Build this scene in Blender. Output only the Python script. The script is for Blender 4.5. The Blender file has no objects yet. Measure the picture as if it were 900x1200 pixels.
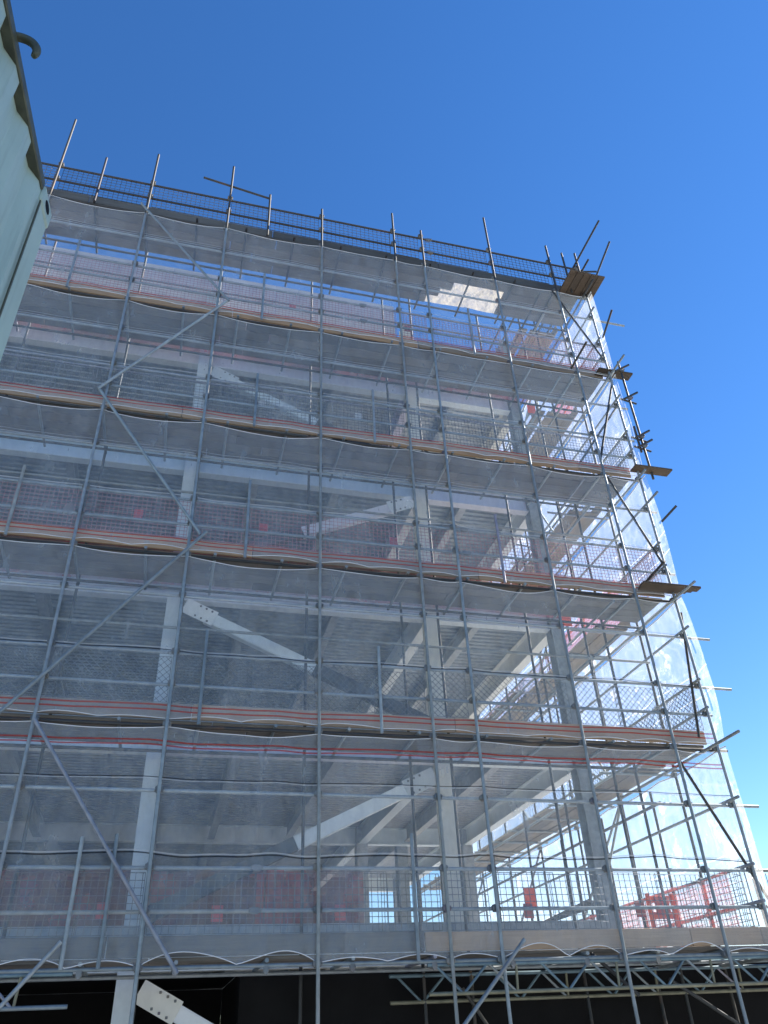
import bpy, bmesh, math, random
from mathutils import Vector, Matrix, Quaternion, noise
random.seed(11)
sc = bpy.context.scene
C = sc.collection
RAD = math.radians

# ------------------------------------------------------------------ camera, sky, sun, exposure
CAM = Vector((0.0, -10.685, 1.6))
cam_d = bpy.data.cameras.new('camera'); cam = bpy.data.objects.new('camera', cam_d); C.objects.link(cam)
r_ = Vector((0.96710052, -0.25079111, -0.04266629)); u_ = Vector((-0.10991603, -0.5631894, 0.81898484)); f_ = Vector((0.22942331, 0.78735095, 0.57222672))
m4 = Matrix.Identity(4)
for i in range(3):
    m4[i][0] = r_[i]; m4[i][1] = u_[i]; m4[i][2] = -f_[i]; m4[i][3] = CAM[i]
cam.matrix_world = m4
cam_d.sensor_fit = 'HORIZONTAL'; cam_d.sensor_width = 36.0; cam_d.lens = 36.0 * 910.0 / 900.0
cam_d.clip_start = 0.05; cam_d.clip_end = 5000
sc.camera = cam

SUN_AZ, SUN_EL = RAD(86), RAD(37)
w = bpy.data.worlds.new('World'); sc.world = w; w.use_nodes = True
nt = w.node_tree; nt.nodes.clear()
sky = nt.nodes.new('ShaderNodeTexSky'); sky.sky_type = 'NISHITA'; sky.sun_disc = False
sky.sun_elevation = SUN_EL; sky.sun_rotation = SUN_AZ
sky.air_density = 1.05; sky.dust_density = 0.0; sky.ozone_density = 2.8; sky.altitude = 50
bg = nt.nodes.new('ShaderNodeBackground'); bg.inputs[1].default_value = 0.0655
wo = nt.nodes.new('ShaderNodeOutputWorld')
hs = nt.nodes.new('ShaderNodeHueSaturation'); hs.inputs['Saturation'].default_value = 1.27; hs.inputs['Hue'].default_value = .508
nt.links.new(sky.outputs[0], hs.inputs['Color']); nt.links.new(hs.outputs[0], bg.inputs[0]); nt.links.new(bg.outputs[0], wo.inputs[0])

sun_d = bpy.data.lights.new('sun', 'SUN'); sun_d.energy = 5.0; sun_d.angle = RAD(0.53); sun_d.color = (1.0, 0.94, 0.85)
sun = bpy.data.objects.new('sun', sun_d); C.objects.link(sun)
sd = Vector((math.sin(SUN_AZ) * math.cos(SUN_EL), math.cos(SUN_AZ) * math.cos(SUN_EL), math.sin(SUN_EL)))
sun.rotation_euler = sd.to_track_quat('Z', 'Y').to_euler(); sun.location = (20, 10, 40)

vs = sc.view_settings
vs.view_transform = 'Standard'; vs.look = 'None'; vs.exposure = 1.72; vs.gamma = 1.0; vs.use_curve_mapping = False
sc.cycles.transparent_max_bounces = 40
sc.cycles.max_bounces = 10

# ------------------------------------------------------------------ materials
MATS = {}
class NB:
    def __init__(s, name):
        s.m = bpy.data.materials.new(name); s.m.use_nodes = True; s.t = s.m.node_tree; s.t.nodes.clear()
        s.out = s.n('ShaderNodeOutputMaterial'); MATS[name] = s.m
    def n(s, typ, **kw):
        nd = s.t.nodes.new(typ)
        for k, v in kw.items(): setattr(nd, k, v)
        return nd
    def l(s, a, b): s.t.links.new(a, b)
    def pos(s): return s.n('ShaderNodeNewGeometry').outputs['Position']
    def noise(s, vec, scale, detail=4, rough=0.55, stretch=None):
        if stretch:
            mp = s.n('ShaderNodeMapping'); mp.inputs['Scale'].default_value = stretch; s.l(vec, mp.inputs[0]); vec = mp.outputs[0]
        nd = s.n('ShaderNodeTexNoise'); nd.inputs['Scale'].default_value = scale; nd.inputs['Detail'].default_value = detail
        nd.inputs['Roughness'].default_value = rough; s.l(vec, nd.inputs['Vector']); return nd.outputs['Fac']
    def ramp(s, fac, stops):
        nd = s.n('ShaderNodeValToRGB'); e = nd.color_ramp.elements
        while len(e) < len(stops): e.new(0.5)
        for el, (p, c) in zip(e, stops):
            el.position = p; el.color = (*c, 1) if len(c) == 3 else c
        s.l(fac, nd.inputs[0]); return nd.outputs[0]
    def mix(s, fac, a, b, blend='MIX'):
        nd = s.n('ShaderNodeMix', data_type='RGBA', blend_type=blend)
        for v, i in ((fac, 0), (a, 6), (b, 7)):
            if isinstance(v, (int, float)): nd.inputs[i].default_value = v
            elif isinstance(v, tuple): nd.inputs[i].default_value = (*v, 1)
            else: s.l(v, nd.inputs[i])
        return nd.outputs[2]
    def math(s, op, a, b=0.0, clamp=False):
        nd = s.n('ShaderNodeMath', operation=op); nd.use_clamp = clamp
        for v, i in ((a, 0), (b, 1)):
            if isinstance(v, (int, float)): nd.inputs[i].default_value = v
            else: s.l(v, nd.inputs[i])
        return nd.outputs[0]
    def maprange(s, v, a, b, c, d):
        nd = s.n('ShaderNodeMapRange'); s.l(v, nd.inputs[0])
        for i, x in enumerate((a, b, c, d)): nd.inputs[i + 1].default_value = x
        return nd.outputs[0]
    def rand(s): return s.n('ShaderNodeObjectInfo').outputs['Random']
    def bump(s, h, strength=0.3, dist=0.02):
        nd = s.n('ShaderNodeBump'); nd.inputs['Strength'].default_value = strength; nd.inputs['Distance'].default_value = dist
        s.l(h, nd.inputs['Height']); return nd.outputs[0]
    def principled(s, col, rough=0.5, metal=0.0, normal=None, spec=0.5):
        p = s.n('ShaderNodeBsdfPrincipled')
        for v, k in ((col, 'Base Color'), (rough, 'Roughness'), (metal, 'Metallic')):
            if isinstance(v, (int, float)): p.inputs[k].default_value = v
            elif isinstance(v, tuple): p.inputs[k].default_value = (*v, 1)
            else: s.l(v, p.inputs[k])
        p.inputs['Specular IOR Level'].default_value = spec
        if normal: s.l(normal, p.inputs['Normal'])
        s.l(p.outputs[0], s.out.inputs[0]); return p

def steel(name, base, metal, rough, rust=0.2, var=.22):
    b = NB(name); P = b.pos(); r = b.rand()
    n1 = b.noise(P, 9, 5); n2 = b.noise(P, 2.3, 3); n3 = b.noise(P, 60, 2)
    c = b.mix(b.maprange(n1, .35, .7, 0, 1), tuple(x * (1 - var) for x in base), tuple(min(1, x * (1 + var * .8)) for x in base))
    tint = b.ramp(r, [(0, (.62, .70, .74)), (.3, (1, 1, 1)), (.5, (.8, .88, .9)), (.66, (1.15, 1.15, 1.12)), (.8, (1.02, .92, .76)), (.9, (.75, .8, .84)), (1, (1.0, .86, .98))])
    c = b.mix(1.0, c, tint, 'MULTIPLY')
    rustm = b.math('MULTIPLY', b.maprange(b.math('ADD', b.math('MULTIPLY', n2, .7), b.math('MULTIPLY', n1, .4)), .6, .75, 0, 1), rust)
    c = b.mix(rustm, c, (.17, .09, .05))
    b.principled(c, b.maprange(n1, .3, .7, rough - .1, rough + .12), metal, b.bump(n3, .15, .004))
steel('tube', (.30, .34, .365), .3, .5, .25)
steel('tube_old_shaded', (.062, .063, .065), .3, .6, .5)  # darkness of backlit tubes and shaded slits is put into this colour
steel('coupler', (.22, .23, .24), .5, .5, .5)
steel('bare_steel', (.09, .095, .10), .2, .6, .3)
steel('mesh_steel', (.16, .17, .19), .3, .55, .2)
steel('galv', (.46, .475, .485), .45, .42, .05)
steel('white_steel', (.84, .88, .91), .0, .42, .02, .05)
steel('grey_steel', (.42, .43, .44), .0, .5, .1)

def wood(name, a, c2, dark, axis, tints=((.7, .69, .68), (1, 1, 1), (1.15, 1.08, 1.0))):
    b = NB(name); P = b.pos(); r = b.rand()
    st = (.6, 14, 14) if axis == 'x' else (14, .6, 14)
    g = b.noise(P, 3.0, 6, .65, st); g2 = b.noise(P, 1.1, 4); g3 = b.noise(P, 6, 5, .7, st)
    c = b.mix(b.maprange(g, .3, .7, 0, 1), a, c2)
    c = b.mix(b.maprange(g2, .5, .78, 0, .7), c, dark)
    c = b.mix(1.0, c, b.ramp(r, [(0, tints[0]), (.5, tints[1]), (1, tints[2])]), 'MULTIPLY')
    b.principled(c, .82, 0, b.bump(g3, .4, .006), .25)
wood('board_x', (.145, .14, .132), (.22, .212, .20), (.085, .082, .077), 'x')
wood('board_y', (.21, .185, .155), (.31, .275, .23), (.12, .105, .09), 'y')
wood('toe_wood', (.30, .25, .20), (.42, .355, .285), (.20, .17, .14), 'x', ((.7, .72, .74), (1, .97, .92), (1.35, 1.08, .82)))
wood('toe_grey', (.085, .09, .092), (.13, .135, .135), (.06, .06, .06), 'x')
wood('dark_wood', (.075, .058, .043), (.13, .10, .075), (.04, .034, .028), 'x')

def plain(name, col, rough=.6, metal=0, var=.25, scale=5, spec=.5):
    b = NB(name); P = b.pos(); n = b.noise(P, scale, 5)
    c = b.mix(b.maprange(n, .3, .7, 0, 1), tuple(x * (1 - var) for x in col), tuple(min(1, x * (1 + var)) for x in col))
    b.principled(c, rough, metal, b.bump(b.noise(P, scale * 8, 3), .2, .005), spec)
plain('red_plastic', (.50, .06, .06), .5, 0, .2)
plain('pink_plastic', (.46, .20, .22), .5, 0, .25)
plain('orange_plastic', (.75, .10, .04), .45, 0, .15)
plain('concrete', (.48, .465, .44), .85, 0, .2, 2)
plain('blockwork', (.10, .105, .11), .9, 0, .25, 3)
plain('near_black', (.006, .006, .0065), .8, 0, .3, 3, .2)  # near-black; the ground storey's shade is put into this colour
plain('cabinet_blue', (.13, .16, .21), .5, 0, .2)
plain('white_cord', (.72, .74, .76), .6, 0, .1)
plain('dark_cord', (.03, .03, .035), .6, 0, .1)
plain('paint_blue', (.13, .20, .24), .5, .2, .3)
plain('paint_yellow', (.22, .215, .15), .5, .2, .3)
plain('sheathing', (.68, .62, .63), .8, 0, .15, 1.5)
plain('dark_olive', (.075, .08, .05), .55, 0, .3, 12)
plain('pvc_white', (.6, .6, .58), .5, 0, .1)

def container_paint(name, base, dirt):
    b = NB(name); P = b.pos()
    n = b.noise(P, 1.5, 5); st = b.noise(P, 5, 5, .6, (6, 6, .4)); sp = b.noise(P, 22, 4, .6)
    c = b.mix(b.maprange(n, .3, .7, 0, 1), tuple(x * .86 for x in base), tuple(x * 1.08 for x in base))
    c = b.mix(b.maprange(st, .52, .75, 0, .45), c, dirt)
    c = b.mix(b.maprange(sp, .70, .76, 0, .8), c, (.12, .07, .045))
    b.principled(c, .5, 0, b.bump(b.noise(P, 9, 4), .12, .02), .4)
container_paint('container_green', (.42, .53, .46), (.26, .32, .27))

b = NB('ground_mat'); P = b.pos(); n = b.noise(P, .7, 6); n2 = b.noise(P, 14, 5)
c = b.mix(b.maprange(n, .35, .65, 0, 1), (.24, .25, .255), (.33, .34, .345)); c = b.mix(b.maprange(n2, .5, .7, 0, .5), c, (.20, .19, .175))
b.principled(c, .9, 0, b.bump(n2, .5, .03), .3)

b = NB('lamp_glow'); e = b.n('ShaderNodeEmission'); e.inputs[0].default_value = (1, .85, .55, 1); e.inputs[1].default_value = 25; b.l(e.outputs[0], b.out.inputs[0])

def film(name, lo, hi, tint, scale, stripes=(), lines=(), patch=None, trans=.38, gloss=.03, crease=.016):
    """thin translucent sheeting: part see-through, part diffusing; printed stripes by height (uv.y in metres from the bottom)"""
    b = NB(name); P = b.pos()
    uv = b.n('ShaderNodeUVMap'); uv.uv_map = 'uv'; sx = b.n('ShaderNodeSeparateXYZ'); b.l(uv.outputs[0], sx.inputs[0]); V = sx.outputs[1]; U = sx.outputs[0]
    n = b.noise(P, scale, 4, .6); n2 = b.noise(P, 7, 4, .6, (1, 1, .35))
    fac = b.maprange(b.math('ADD', b.math('MULTIPLY', n, .5), b.math('MULTIPLY', n2, .5)), .36, .64, lo, hi)
    if patch:
        pn = b.noise(P, patch[0], 5, .62)
        fac = b.math('ADD', fac, b.maprange(pn, patch[1], patch[1] + .06, 0, patch[2]), True)
    cn = b.noise(P, 1.6, 3, .5, (1, 1, .45)); cr = b.maprange(b.math('ABSOLUTE', b.math('SUBTRACT', cn, .5)), 0, .02, crease, 0)
    cn2 = b.noise(P, .9, 2, .5, (.5, .5, 1.3)); cr2 = b.maprange(b.math('ABSOLUTE', b.math('SUBTRACT', cn2, .47)), 0, .012, crease * .8, 0)
    fac = b.math('ADD', fac, b.math('ADD', cr, cr2), True)
    col = tint
    # fine reinforcing weave, faint
    for (v0, wd, cc, ff) in stripes:
        m = b.math('LESS_THAN', b.math('ABSOLUTE', b.math('SUBTRACT', V, v0)), wd * .5)
        col = b.mix(m, col, cc); fac = b.math('ADD', b.math('MULTIPLY', fac, b.math('SUBTRACT', 1.0, m)), b.math('MULTIPLY', m, ff), True)
    for (v0, wd, cc, ff, amp) in lines:
        wv = b.n('ShaderNodeTexNoise'); wv.noise_dimensions = '1D'; wv.inputs['Scale'].default_value = .8; wv.inputs['Detail'].default_value = 1; b.l(U, wv.inputs['W'])
        vv = b.math('ADD', V, b.math('MULTIPLY', b.math('SUBTRACT', wv.outputs['Fac'], .5), amp))
        m = b.math('LESS_THAN', b.math('ABSOLUTE', b.math('SUBTRACT', vv, v0)), wd * .5)
        col = b.mix(m, col, cc); fac = b.math('ADD', b.math('MULTIPLY', fac, b.math('SUBTRACT', 1.0, m)), b.math('MULTIPLY', m, ff), True)
    bmp = b.bump(b.math('ADD', b.noise(P, 5, 3, .5, (1, 1, .4)), b.math('MULTIPLY', b.noise(P, 19, 3, .5, (1, 1, .5)), .3)), .9, .08)
    d = b.n('ShaderNodeBsdfDiffuse'); t = b.n('ShaderNodeBsdfTranslucent'); tr = b.n('ShaderNodeBsdfTransparent'); g = b.n('ShaderNodeBsdfGlossy')
    for nd in (d, t):
        if isinstance(col, tuple): nd.inputs[0].default_value = (*col, 1)
        else: b.l(col, nd.inputs[0])
        b.l(bmp, nd.inputs['Normal'])
    g.inputs['Roughness'].default_value = .25; b.l(bmp, g.inputs['Normal'])
    m1 = b.n('ShaderNodeMixShader'); m1.inputs[0].default_value = trans; b.l(d.outputs[0], m1.inputs[1]); b.l(t.outputs[0], m1.inputs[2])
    m2 = b.n('ShaderNodeMixShader'); b.l(fac, m2.inputs[0]); b.l(tr.outputs[0], m2.inputs[1]); b.l(m1.outputs[0], m2.inputs[2])
    m3 = b.n('ShaderNodeMixShader'); m3.inputs[0].default_value = gloss; b.l(m2.outputs[0], m3.inputs[1]); b.l(g.outputs[0], m3.inputs[2])
    b.l(m3.outputs[0], b.out.inputs[0])
RED = (.55, .06, .045); WH = (.82, .84, .86); DK = (.03, .035, .045)
base_lines = [(1.02, .018, WH, .65, .10), (1.93, .012, WH, .6, .08), (1.99, .010, WH, .5, .08)]
film('film_low', .14, .30, (.76, .88, .97), 1.1, [],
     [(2.50, .024, RED, .72, .10), (2.56, .024, RED, .72, .10), (1.14, .018, DK, .85, .16), (1.165, .018, WH, .6, .16), (2.08, .013, DK, .8, .08), (2.06, .014, WH, .6, .08)])
film('film_red', .14, .30, (.76, .88, .97), 1.1, [], [(.11, .022, RED, .68, .07), (.175, .022, RED, .68, .07)] + base_lines)
film('film_redlow', .14, .30, (.76, .88, .97), 1.1, [],
     [(.11, .024, RED, .7, .07), (.18, .024, RED, .7, .07), (1.00, .016, DK, .8, .10), (1.025, .016, WH, .6, .10), (1.90, .012, WH, .5, .08), (1.96, .010, DK, .5, .08)])
film('film_side', .10, .24, (.95, .95, .93), .9, [], [(1.3, .02, WH, .6, .2), (.9, .02, WH, .6, .2)], (1.3, .60, .34), .65, .012, .08)
film('film_tarp', .60, .97, (.46, .41, .32), .9, [], [], None, .7, .03)

def netting(name, col, openness):
    b = NB(name); P = b.pos()
    d = b.n('ShaderNodeBsdfDiffuse'); t = b.n('ShaderNodeBsdfTranslucent'); tr = b.n('ShaderNodeBsdfTransparent')
    n = b.noise(P, 2.2, 4); fac = b.maprange(n, .35, .65, 1 - openness - .12, 1 - openness + .12)
    d.inputs[0].default_value = (*col, 1); t.inputs[0].default_value = (*col, 1)
    m1 = b.n('ShaderNodeMixShader'); m1.inputs[0].default_value = .5; b.l(d.outputs[0], m1.inputs[1]); b.l(t.outputs[0], m1.inputs[2])
    m2 = b.n('ShaderNodeMixShader'); b.l(fac, m2.inputs[0]); b.l(tr.outputs[0], m2.inputs[1]); b.l(m1.outputs[0], m2.inputs[2])
    b.l(m2.outputs[0], b.out.inputs[0])
netting('red_net', (.62, .16, .16), .55)
netting('red_net_bright', (.62, .12, .10), .66)

# ------------------------------------------------------------------ helpers
def link(o): C.objects.link(o); return o
def mesh_from(name, bm, mat, smooth=False):
    me = bpy.data.meshes.new(name); bm.to_mesh(me); bm.free()
    if mat: me.materials.append(MATS[mat])
    if smooth:
        for p in me.polygons: p.use_smooth = True
    return me
def thing(name, label, cat, loc=(0, 0, 0), group=None):
    o = link(bpy.data.objects.new(name, None)); o.location = loc; o.empty_display_size = .3
    o['label'] = label; o['category'] = cat
    if group: o['group'] = group
    return o
def tag(o, label, cat, group=None):
    o['label'] = label; o['category'] = cat
    if group: o['group'] = group
    return o
def wloc(o):
    v = Vector(o.location)
    while o.parent: o = o.parent; v += o.location
    return v
def put(name, me, parent=None, loc=(0, 0, 0)):
    """mesh whose coordinates are relative to loc (world)"""
    o = link(bpy.data.objects.new(name, me)); l = Vector(loc)
    if parent: o.parent = parent; l = l - wloc(parent)
    o.location = l; return o
def bx(bm, a, b, M=None):
    vs_ = []
    for z in (a[2], b[2]):
        for x, y in ((a[0], a[1]), (b[0], a[1]), (b[0], b[1]), (a[0], b[1])):
            v = Vector((x, y, z)); vs_.append(bm.verts.new(M @ v if M else v))
    for f in ((3, 2, 1, 0), (4, 5, 6, 7), (0, 1, 5, 4), (1, 2, 6, 5), (2, 3, 7, 6), (3, 0, 4, 7)): bm.faces.new([vs_[i] for i in f])
def box_mesh(name, a, b, mat, bevel=0):
    bm = bmesh.new(); bx(bm, a, b)
    if bevel: bmesh.ops.bevel(bm, geom=bm.edges[:], offset=bevel, segments=1, affect='EDGES')
    return mesh_from(name, bm, mat)
def box_obj(name, a, b, mat, parent=None, bevel=0):
    c = (Vector(a) + Vector(b)) / 2
    return put(name, box_mesh(name, Vector(a) - c, Vector(b) - c, mat, bevel), parent, c)
_tube = {}
def tube_mesh(mat):
    if mat not in _tube:
        bm = bmesh.new(); n = 10; lo = []; hi = []; li = []; hi_i = []
        for i in range(n):
            a = 2 * math.pi * i / n; cx, sy = math.cos(a), math.sin(a)
            lo.append(bm.verts.new((cx, sy, 0))); hi.append(bm.verts.new((cx, sy, 1)))
        for i in range(n):
            f = bm.faces.new((lo[i], lo[(i + 1) % n], hi[(i + 1) % n], hi[i])); f.smooth = True
        bm.faces.new(hi); bm.faces.new(lo[::-1])
        for e in bm.edges:
            if any(len(f.verts) > 4 for f in e.link_faces): e.smooth = False
        _tube[mat] = mesh_from('tube_' + mat, bm, mat)
    return _tube[mat]
TR = .0242
def tube(name, a, b, parent, mat='tube', r=TR):
    a = Vector(a); b = Vector(b); d = b - a
    o = put(name, tube_mesh(mat), parent, a)
    o.rotation_mode = 'QUATERNION'; o.rotation_quaternion = d.to_track_quat('Z', 'Y'); o.scale = (r, r, d.length); return o
def sweep(bm, pts, r, n=6):
    rings = []
    for i, p in enumerate(pts):
        t = (pts[min(i + 1, len(pts) - 1)] - pts[max(i - 1, 0)]).normalized()
        q = t.to_track_quat('Z', 'Y'); rr = r[i] if isinstance(r, list) else r
        rings.append([bm.verts.new(p + q @ Vector((rr * math.cos(2 * math.pi * k / n), rr * math.sin(2 * math.pi * k / n), 0))) for k in range(n)])
    for A, B in zip(rings, rings[1:]):
        for k in range(n): bm.faces.new((A[k], A[(k + 1) % n], B[(k + 1) % n], B[k])).smooth = True
    bm.faces.new(rings[0][::-1]); bm.faces.new(rings[-1])
def coupler_mesh():
    bm = bmesh.new()
    bx(bm, (-.036, -.034, -.045), (.036, .034, .045)); bx(bm, (-.055, -.040, -.030), (.055, .028, .030)); bx(bm, (.040, -.060, -.010), (.058, .045, .010))
    bmesh.ops.bevel(bm, geom=bm.edges[:], offset=.007, segments=1, affect='EDGES')
    return mesh_from('coupler', bm, 'coupler')
COUP = coupler_mesh()
def coupler(p, parent, rz=0):
    o = put('coupler', COUP, parent, p); o.rotation_euler = (0, 0, rz + random.uniform(-.15, .15)); return o
_board = {}
def board(p, L, axis, parent, mat=None, w_=.222, t_=.038, name='board'):
    """board centred at p; axis x or y; shared per length"""
    mat = mat or ('board_x' if axis == 'x' else 'board_y'); key = (round(L, 2), axis, mat, w_, t_)
    if key not in _board:
        h = (L / 2, w_ / 2, t_ / 2) if axis == 'x' else (w_ / 2, L / 2, t_ / 2)
        _board[key] = box_mesh('board', tuple(-v for v in h), h, mat, .004)
    o = put(name, _board[key], parent, p); o.rotation_euler = (random.uniform(-.006, .006), random.uniform(-.003, .003), random.uniform(-.003, .003)); return o

def DZ(k): return (2.65, 5.53, 8.26, 11.03, 13.85, 16.65)[k]
NX0 = -6.3                                                    # left end of the built front
SX = [-5.75, -3.71, -1.80, -.116, 1.98, 3.69, 4.38, 6.12, 7.71]
STOP = [18.4, 19.33, 18.64, 18.78, 17.81, 18.21, 17.75, 18.83, 18.17]
XI, XO = 7.30, 8.50                                           # side return, inner and outer standards
SY = [1.25, 3.15, 5.05, 6.95, 8.85, 10.75, 12.65]
YEND = 13.0

# ------------------------------------------------------------------ ground
bm = bmesh.new(); g = 1500
vv = [bm.verts.new(v) for v in ((-g, -g, 0), (g, -g, 0), (g, g, 0), (-g, g, 0))]; bm.faces.new(vv)
o = put('ground', mesh_from('ground', bm, 'ground_mat')); o['kind'] = 'structure'

# ------------------------------------------------------------------ steel frame building
BX0, BX1, BY0, BY1 = -9.6, 7.0, 1.42, 13.6
bld = thing('building', 'unfinished steel frame building of white columns and beams behind the scaffold', 'building', (0, 1.5, 0))
def isection(L, h, wd, axis, tf=.018, tw=.012, mat='white_steel'):
    bm = bmesh.new()
    def seg(a, b):
        if axis == 'x': bx(bm, (0, a[0], a[1]), (L, b[0], b[1]))
        elif axis == 'y': bx(bm, (a[0], 0, a[1]), (b[0], L, b[1]))
        else: bx(bm, (a[0], a[1], 0), (b[0], b[1], L))
    seg((-wd / 2, 0), (wd / 2, tf)); seg((-wd / 2, h - tf), (wd / 2, h)); seg((-tw / 2, tf - .001), (tw / 2, h - tf + .001))
    return mesh_from('section', bm, mat)
colX = [-9.4, -4.85, -.25, 4.35, 6.86]; rowY = [1.56, 7.5, 13.45]
zt = DZ(4) + 2.2
def hcol(L, mat):
    bm = bmesh.new(); s = .125
    bx(bm, (-s, -s, 0), (s, -s + .018, L)); bx(bm, (-s, s - .018, 0), (s, s, L)); bx(bm, (-.007, -s + .017, 0), (.007, s - .017, L))
    return mesh_from('column', bm, mat)
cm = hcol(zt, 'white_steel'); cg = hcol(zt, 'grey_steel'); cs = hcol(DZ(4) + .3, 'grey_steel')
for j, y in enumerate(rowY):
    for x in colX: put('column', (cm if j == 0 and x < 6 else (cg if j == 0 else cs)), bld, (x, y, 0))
put('column', cs, bld, (5.4, 7.9, 0))
for k in range(5):
    bo = (-.03, -.03, -.14, -.15, -.12)[k]; bh = .33 - bo; z = DZ(k) + bo
    mxl = {}
    for j, y in enumerate(rowY):                              # beams along the front, butted between columns
        for x0, x1 in zip(colX, colX[1:]):
            L = round(x1 - x0 - .26, 3)
            if L not in mxl: mxl[L] = isection(L, bh, .17, 'x')
            put('beam', mxl[L], bld, (x0 + .13, y, z))
    ym = {}
    for x in colX + [1.0, 2.65, 5.42, -2.5, -7.0]:
        main = x in colX; off = .13 if main else .09
        for y0, y1 in zip(rowY, rowY[1:]):
            L = round(y1 - y0 - 2 * off, 3); key = (L, main)
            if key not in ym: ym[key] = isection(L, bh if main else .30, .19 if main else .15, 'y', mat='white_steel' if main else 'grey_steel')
            put('beam', ym[key], bld, (x, y0 + off, z if main else DZ(k) + .03))
# profiled steel floor decks, ribs running along the front
def deck_mesh():
    bm = bmesh.new(); p = .16; y = BY0; row = []
    zt_, zb = .034, 0.0
    while y < BY1:
        for dy, zz in ((0, zt_), (.02, zb), (.09, zb), (.11, zt_)):
            if y + dy <= BY1: row.append((y + dy, zz))
        y += p
    xs = [BX0 + i * (BX1 - BX0) / 6 for i in range(7)]
    grid = [[bm.verts.new((x, yy, zz)) for x in xs] for yy, zz in row]
    for A, B in zip(grid, grid[1:]):
        for i in range(6): bm.faces.new((A[i], A[i + 1], B[i + 1], B[i]))
    return mesh_from('metal_deck', bm, 'galv')
dm = deck_mesh(); sm = box_mesh('floor_slab', (BX0, BY0, .058), (BX1, BY1, .17), 'concrete')
em = box_mesh('edge_trim', (BX0, BY0 - .004, 0), (BX1, BY0 - .001, .17), 'galv')
for k in range(5):
    z = DZ(k) + .332
    put('metal_deck', dm, bld, (0, 0, z)); put('floor_slab', sm, bld, (0, 0, z)); put('edge_trim', em, bld, (0, 0, z))
# zig-zag bracing between the two front columns, with bolted gussets
BOLT = box_mesh('bolt', (-.016, -.008, -.016), (.016, .008, .016), 'coupler', .004)
def brace(x0, z0, x1, z1, y=1.56):
    a = Vector((x0, y, z0)); b_ = Vector((x1, y, z1)); d = b_ - a; L = d.length; X = d.normalized(); Y = Vector((0, 1, 0)); Z = X.cross(Y)
    M = Matrix((X, Y, Z)).transposed().to_4x4(); 
    bm = bmesh.new()
    for s in (-1, 1):
        pass
    bx(bm, (.45, -.08, -.10), (L * .53, .08, .10), M)
    bmesh.ops.bevel(bm, geom=bm.edges[:], offset=.012, segments=2, affect='EDGES')
    br = put('brace', mesh_from('brace', bm, 'white_steel'), bld, a)
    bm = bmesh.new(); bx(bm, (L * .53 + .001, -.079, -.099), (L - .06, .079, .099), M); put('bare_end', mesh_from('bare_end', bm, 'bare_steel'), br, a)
    for s, t0 in ((0, 0),):
        bm = bmesh.new(); lo, hi = (.05, .62) if s == 0 else (L - .62, L - .05)
        bx(bm, (lo, -.095, -.14), (hi, -.082, .14), M)
        g_ = put('gusset', mesh_from('gusset', bm, 'white_steel'), br, a)
        for i in range(3):
            for q in (-.10, .10):
                cx = (.30 + i * .11) if s == 0 else (L - .30 - i * .11)
                o = put('bolt', BOLT, br, a + M.to_3x3() @ Vector((cx, -.103, q)))
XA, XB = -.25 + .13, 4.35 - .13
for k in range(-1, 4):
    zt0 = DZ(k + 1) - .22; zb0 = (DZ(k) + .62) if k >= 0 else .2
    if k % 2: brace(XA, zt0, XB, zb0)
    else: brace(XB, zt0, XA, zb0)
# back and end walls close the darker left half, roof-level parapet sheathing along the front
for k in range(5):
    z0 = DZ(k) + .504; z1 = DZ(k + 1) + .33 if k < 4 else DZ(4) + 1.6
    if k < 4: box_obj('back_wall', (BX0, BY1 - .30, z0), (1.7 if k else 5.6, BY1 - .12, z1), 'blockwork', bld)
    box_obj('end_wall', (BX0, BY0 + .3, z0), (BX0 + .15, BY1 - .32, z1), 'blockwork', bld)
px = BX0
while px < 4.0:
    box_obj('parapet_panel', (px, 1.72, DZ(4) + .504), (min(px + 1.2, 4.15) - .008, 1.76, DZ(4) + 3.14), 'sheathing', bld); px += 1.2
for x in [BX0 + .2 + i * 1.2 for i in range(12)]: box_obj('parapet_stud', (x, 1.762, DZ(4) + .504), (x + .05, 1.83, DZ(4) + 3.12), 'galv', bld)
# ground storey: added boards, the darkness put into their near-black colour
hd = thing('shade_boarding', 'added near-black boards standing in for the darkness of the ground storey under the scaffold', 'shade_boarding', (0, 4.2, 0))
x = BX0 + .2
while x < 1.2:
    x1 = min(x + 1.22, 1.2); box_obj('panel', (x, 4.2, .01), (x1 - .0005, 4.225, 2.58), 'near_black', hd); x = x1
y = 1.43
while y < 4.19:
    box_obj('panel', (1.2, y, .01), (1.225, min(y + .93, 4.2) - .0005, 2.58), 'near_black', hd); y += .93
x = 1.2
while x < 15:
    x1 = 6.9 if x < 6.9 < x + 1.22 else x + 1.22
    box_obj('panel', (x, 1.40, .01), (x1 - .0005, 1.425, 2.58), 'near_black', hd); x = x1
box_obj('ceiling_dark_sheet', (BX0 + .2, 1.80, 2.585), (1.2, 4.25, 2.605), 'near_black', hd)  # added sheets, coloured as dark as the shade of the storey
box_obj('floor_dark_sheet', (BX0 + .2, 1.80, .004), (1.19, 4.18, .012), 'near_black', hd)

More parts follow.
